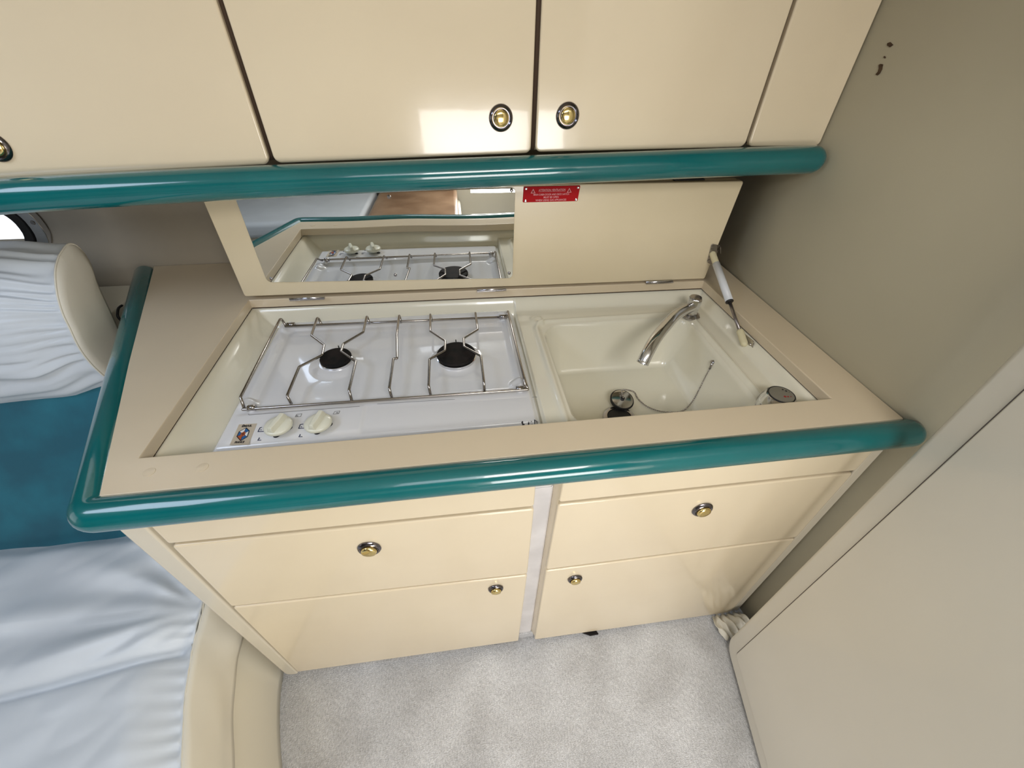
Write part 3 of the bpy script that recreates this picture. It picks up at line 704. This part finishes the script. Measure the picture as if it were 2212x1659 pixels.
# ================================================================== DOOR (foreground right)
E_ = Vector((.730, -.080, 0)); du = Vector((.668, -.364, 0))-E_; du.normalize(); dn = Vector((du.y, -du.x, 0))
if dn.x > 0: dn = -dn
def dp(px, py, off=0): return at_pl(px, py, E_+dn*off, dn)
def sz(v): return ((v-E_).dot(du), v.z)
def DP(s, z, off=0): return E_+du*s+Vector((0, 0, z))+dn*off
dz0 = sz(dp(1648, 1659))[1]
dz0 = .012
door = thing('door_1', (.72, -.2, 0), 'tall cream door leaf with rounded corner and inset panel in the right foreground', 'door'); door['kind'] = 'structure'
pts = round_poly([DP(0, dz0), DP(.66, dz0), DP(.66, 1.82), DP(0, 1.82)], [.045, .03, .05, .05], 12)
slab('door_leaf', pts, -dn*.035, doorm, door, .012, 5)
g = [sz(dp(1592, 1421)), sz(dp(2212, 860)), sz(dp(1665, 1659))]
gs, gz = .050, .066
def rr(in_, off): return round_poly([DP(gs+in_, gz+in_, off), DP(.66-gs-in_, gz+in_, off), DP(.66-gs-in_, 1.82-gs-in_, off), DP(gs+in_, 1.82-gs-in_, off)], [.012, .02, .02, .02], 8)
slab('inset_panel', rr(0, -.004), dn*.0075, doorm, door, .0035, 4)
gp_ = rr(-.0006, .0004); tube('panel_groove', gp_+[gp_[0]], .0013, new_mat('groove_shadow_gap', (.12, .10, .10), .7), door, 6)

# gathered boot at the floor between cabinet and door
def boot(u, v):
    a = lerp(0, 1, u); x = lerp(.735, .83, a); y0 = lerp(-.075, .0, v)
    z = .05*math.sin(math.pi*min(1, v*1.0+.08))**.6*(1-.25*math.cos(u*27+v*5+3*noise.noise(Vector((u*4, v*3, 2)))))*(.55+.45*a)
    return Vector((x-.02*math.sin(v*math.pi), y0-.004*math.sin(u*30), z+.001))
bo = grid('floor_gaiter', 60, 24, boot, leather_c, None, .002); tag(bo, 'crumpled cream vinyl gaiter on the carpet at the right cabinet corner', 'gaiter')

# ================================================================== SEAT (left)
seat = thing('settee', (-1.2, .0, 0), 'pale leather settee left of the galley with a blue velour back', 'settee')
ys = [-.80, -.62, -.45, -.246, -.14, -.046, .04, .26]
xs = [-.40, -.42, -.475, -.562, -.602, -.627, -.640, -.70]
def sx_(y): return interp(y, ys, xs)
sm_p = catmull([Vector((x, y, 0)) for x, y in zip(xs, ys)], 8)
def side_strip(name, z0, z1, off0, off1, mat, nseg=10, bulge=0, wr=0):
    bm = bmesh.new(); rows = []
    for j in range(nseg+1):
        t = j/nseg; z = lerp(z0, z1, t); off = lerp(off0, off1, t)+bulge*math.sin(math.pi*t)
        rows.append([bm.verts.new((p.x+off+wr*noise.noise(Vector((p.y*9, t*2, 3))), p.y, z)) for p in sm_p])
    for j in range(nseg):
        for i in range(len(sm_p)-1): bm.faces.new((rows[j][i], rows[j][i+1], rows[j+1][i+1], rows[j+1][i]))
    o = obj(name, bm, mat, seat, recalc=False); md = o.modifiers.new('s', 'SOLIDIFY'); md.thickness = .01; md.offset = 0
    return o
side_strip('seat_base', .0, .29, .035, .012, fibreglass, 10, .006)
NYs = 170; NXs = 190
def crease_y(x): return interp(x, [-1.9, -.956, -.80, -.70, -.62, -.3], [-.30, -.100, -.080, -.062, -.045, -.03])
def top_z(x, y, e):
    """e = distance in from the seam"""
    z = .42+.022*ss(0, .10, e)
    c = y-crease_y(x)
    z -= .020*math.exp(-(c/.010)**2)*ss(.0, .03, e)
    z += (.010*ss(0, .05, c)*ss(.30, .18, y))+(.006*ss(0, -.06, c))
    # short gathers at the seam
    g_ = math.exp(-e/.035)
    lumps = .5+.5*noise.noise(Vector((3.1, y*14, .4)))
    z += .0050*g_*lumps*math.sin(y*230+9*noise.noise(Vector((x*5, y*10, 0))))*ss(0, .006, e)
    z -= .008*(1-ss(0, .05, e))*ss(.1, -.02, c)*0
    # folds of loose leather fanning out from the seam corner by the cabinet
    fx, fy = x+.63, y-.03
    r_ = math.hypot(fx, fy)+.02; th = math.atan2(fy, fx)
    back = ss(-.01, .05, c)
    z += back*.011*ss(.04, .20, r_)*ss(1.2, .3, r_)*math.sin(th*17+2.4*noise.noise(Vector((r_*4, th*2, 5))))*(.45+.55*noise.noise(Vector((th*3, r_*3, 8))))
    z += .016*noise.noise(Vector((x*3.2+y*2.0, y*7-x*3.5, 1.3)))*ss(0, .06, e)*(.4+.6*back)
    z += .008*abs(noise.noise(Vector((x*4+y*5, y*12-x*7, 7.1))))*ss(.02, .12, e)
    z -= .035*ss(.20, .27, y)
    return z
def seat_fn(u, v):
    y = lerp(-.80, .262, v); e = 1.05*(1-u)**1.6; x = sx_(y)-e
    x += 0
    return Vector((x, y, top_z(x, y, e)))
grid('seat_cushion', NXs, NYs, seat_fn, leather, seat, .01)
bd = side_strip('cushion_border', .288, .421, .034, .0, leather_c, 10, .010, .008); bd['label'] = 'cream leather border of the cushion'
bm = bmesh.new(); tube_bm(bm, [(p.x+.001, p.y, .4215+.0015*math.sin(p.y*190)) for p in sm_p], .0018, 8); obj('piping_seam', bm, leather_c, seat)
# blue velour back
def back_fn(u, v):
    x = lerp(-2.2, -.705-.15*v, u); y = lerp(.245, .50, v); z = lerp(.405, .80, v)
    return Vector((x, y+.006*noise.noise(Vector((x*4, z*5, 0))), z+.004*noise.noise(Vector((x*7, z*8, 4)))))
o = grid('backrest', 90, 40, back_fn, tealcloth, seat, .02); o['label'] = 'blue velour backrest'
# headrest bolster
prof = [(.552, 1.050), (.528, 1.036), (.509, 1.019), (.485, .988), (.468, .955), (.459, .925), (.447, .885), (.443, .850), (.446, .812), (.455, .780), (.475, .758), (.51, .752), (.545, .79), (.572, .876), (.594, .962), (.614, 1.012), (.612, 1.046), (.592, 1.060)]
pr = catmull([Vector((y, z, 0)) for y, z in prof]+[Vector((prof[0][0], prof[0][1], 0))], 12)[:-1]
cen = Vector((.52, .915, 0))
bm = bmesh.new(); rings = []; XE = -.862
stn = [0, .004, .010, .018, .028, .040, .055, .075, .10, .13, .17, .22, .28, .35, .45, .6, .9]
for e in stn:
    ringv = []
    for i, p in enumerate(pr):
        th = math.atan2(p.y-cen.y, p.x-cen.x); d = (p-cen)
        front = ss(.56, .47, p.x)
        g_ = math.exp(-e/.15)*ss(0, .012, e)
        nz = noise.noise(Vector((th*2.2, e*3, .5)))
        bul = .034*ss(0, .12, e)*(.35+.65*front)
        wri = .0085*g_*math.sin(th*30+9*nz+e*6)*(.4+.6*noise.noise(Vector((th*3, 2.2, .1)))**2*2)+.010*noise.noise(Vector((th*5+e*2.2, e*4, 3)))*ss(.01, .12, e)+.006*noise.noise(Vector((th*11-e*4, e*3, 9)))*ss(.01, .08, e)
        q = cen+d*(1+(bul+wri)/d.length)
        sag = -.05*e
        ringv.append(bm.verts.new((XE-e, q.x, q.y+sag*.3)))
    rings.append(ringv)
n_ = len(pr)
for r0, r1 in zip(rings, rings[1:]):
    for i in range(n_): bm.faces.new((r0[i], r0[(i+1) % n_], r1[(i+1) % n_], r1[i]))
bm.faces.new(rings[-1])
hr = obj('headrest', bm, leather, None); tag(hr, 'pale grey pleated leather headrest bolster at the left above the blue backrest', 'cushion')
bm = bmesh.new(); rr_ = []
for k, (s_, o_) in enumerate(((1, 0), (.96, .006), (.8, .010), (.4, .012))): rr_.append([bm.verts.new((XE+o_, cen.x+(p.x-cen.x)*s_, cen.y+(p.y-cen.y)*s_)) for p in pr])
for r0, r1 in zip(rr_, rr_[1:]):
    for i in range(n_): bm.faces.new((r0[i], r0[(i+1) % n_], r1[(i+1) % n_], r1[i]))
bm.faces.new(rr_[-1])
o = obj('end_panel', bm, leather_c, hr); o['label'] = 'smooth end panel of the bolster'
tube('piping', [(XE+.001, p.x, p.y) for p in pr]+[(XE+.001, pr[0].x, pr[0].y)], .0018, leather_c, hr, 8)
# ledge behind the headrest and its small hook
lg = box('trim_1', -2.39, -.93, .60, .828, .80, .846, fibreglass, None, .004); struct(lg)
hk = at_z(254, 682, .862); hk2 = at_z(263, 660, .868)
o = tube('cushion_hook', catmull([Vector((hk.x, hk.y, .848)), hk, (hk+hk2)/2+Vector((0, 0, .006)), hk2], 6), .003, black, None, 8, 'round')
tag(o, 'small black hook on the ledge beside the headrest bolster', 'hook')

# porthole
pc_ = at_y(-62, 492, .868)
w = struct(thing('window_1', pc_, 'oval chrome rimmed porthole in the hull lining', 'porthole'))
def oval(a, b, y, z0, seg=48, e=2.4):
    out = []
    for k in range(seg):
        t = 2*math.pi*k/seg; c, s_ = math.cos(t), math.sin(t)
        out.append(Vector((pc_.x+a*math.copysign(abs(c)**(2/e), c), y, pc_.z+b*math.copysign(abs(s_)**(2/e), s_))))
    return out
hx = at_y(92, 480, .866).x-pc_.x
def ringslab(name, a0, b0, a1, b1, y0, y1, mat, par, b=.002):
    bm = bmesh.new(); A = [oval(a0, b0, y0, 0), oval(a1, b1, y0, 0), oval(a1, b1, y1, 0), oval(a0, b0, y1, 0)]
    V = [[bm.verts.new(p) for p in r] for r in A]; n = len(V[0])
    for r in range(4):
        for i in range(n): bm.faces.new((V[r][i], V[r][(i+1) % n], V[(r+1) % 4][(i+1) % n], V[(r+1) % 4][i]))
    o = obj(name, bm, mat, par); bev(o, b, 2); return o
HB = .115
ringslab('window_frame', hx-.030, HB-.028, hx, HB, .852, .872, chrome, w, .003)
ringslab('rubber_gasket', hx-.052, HB-.046, hx-.030, HB-.028, .848, .872, black, w, .002)
o = slab('window_pane', oval(hx-.05, HB-.044, .866, 0), (0, .003, 0), day, w, 0); o['label'] = 'bright daylight pane'
for q in ((71, 481),):
    lathe('frame_screw', [(0, 0), (.006, 0), (.005, .002), (.002, .0025), (0, .0015)], at_y(*q, .852), (0, -1, 0), dark_chrome, w, 14)

# ================================================================== OTHER SIDE OF THE CABIN (seen only in reflections)
op = thing('dinette_bench', (-.9, -1.5, 0), 'cream bench along the opposite side of the cabin with tan leather cushions', 'bench')
box('bench_base', -1.6, .02, -1.94, -1.22, 0, .40, fibreglass, op, .02)
box('bench_cushion', -.60, .0, -1.92, -1.18, .40, .50, brownl, op, .03)
box('bench_back', -.60, .0, -1.94, -1.80, .50, .86, brownl, op, .04)
box('bench_cushion', -1.58, -.62, -1.92, -1.18, .40, .50, leather, op, .03)
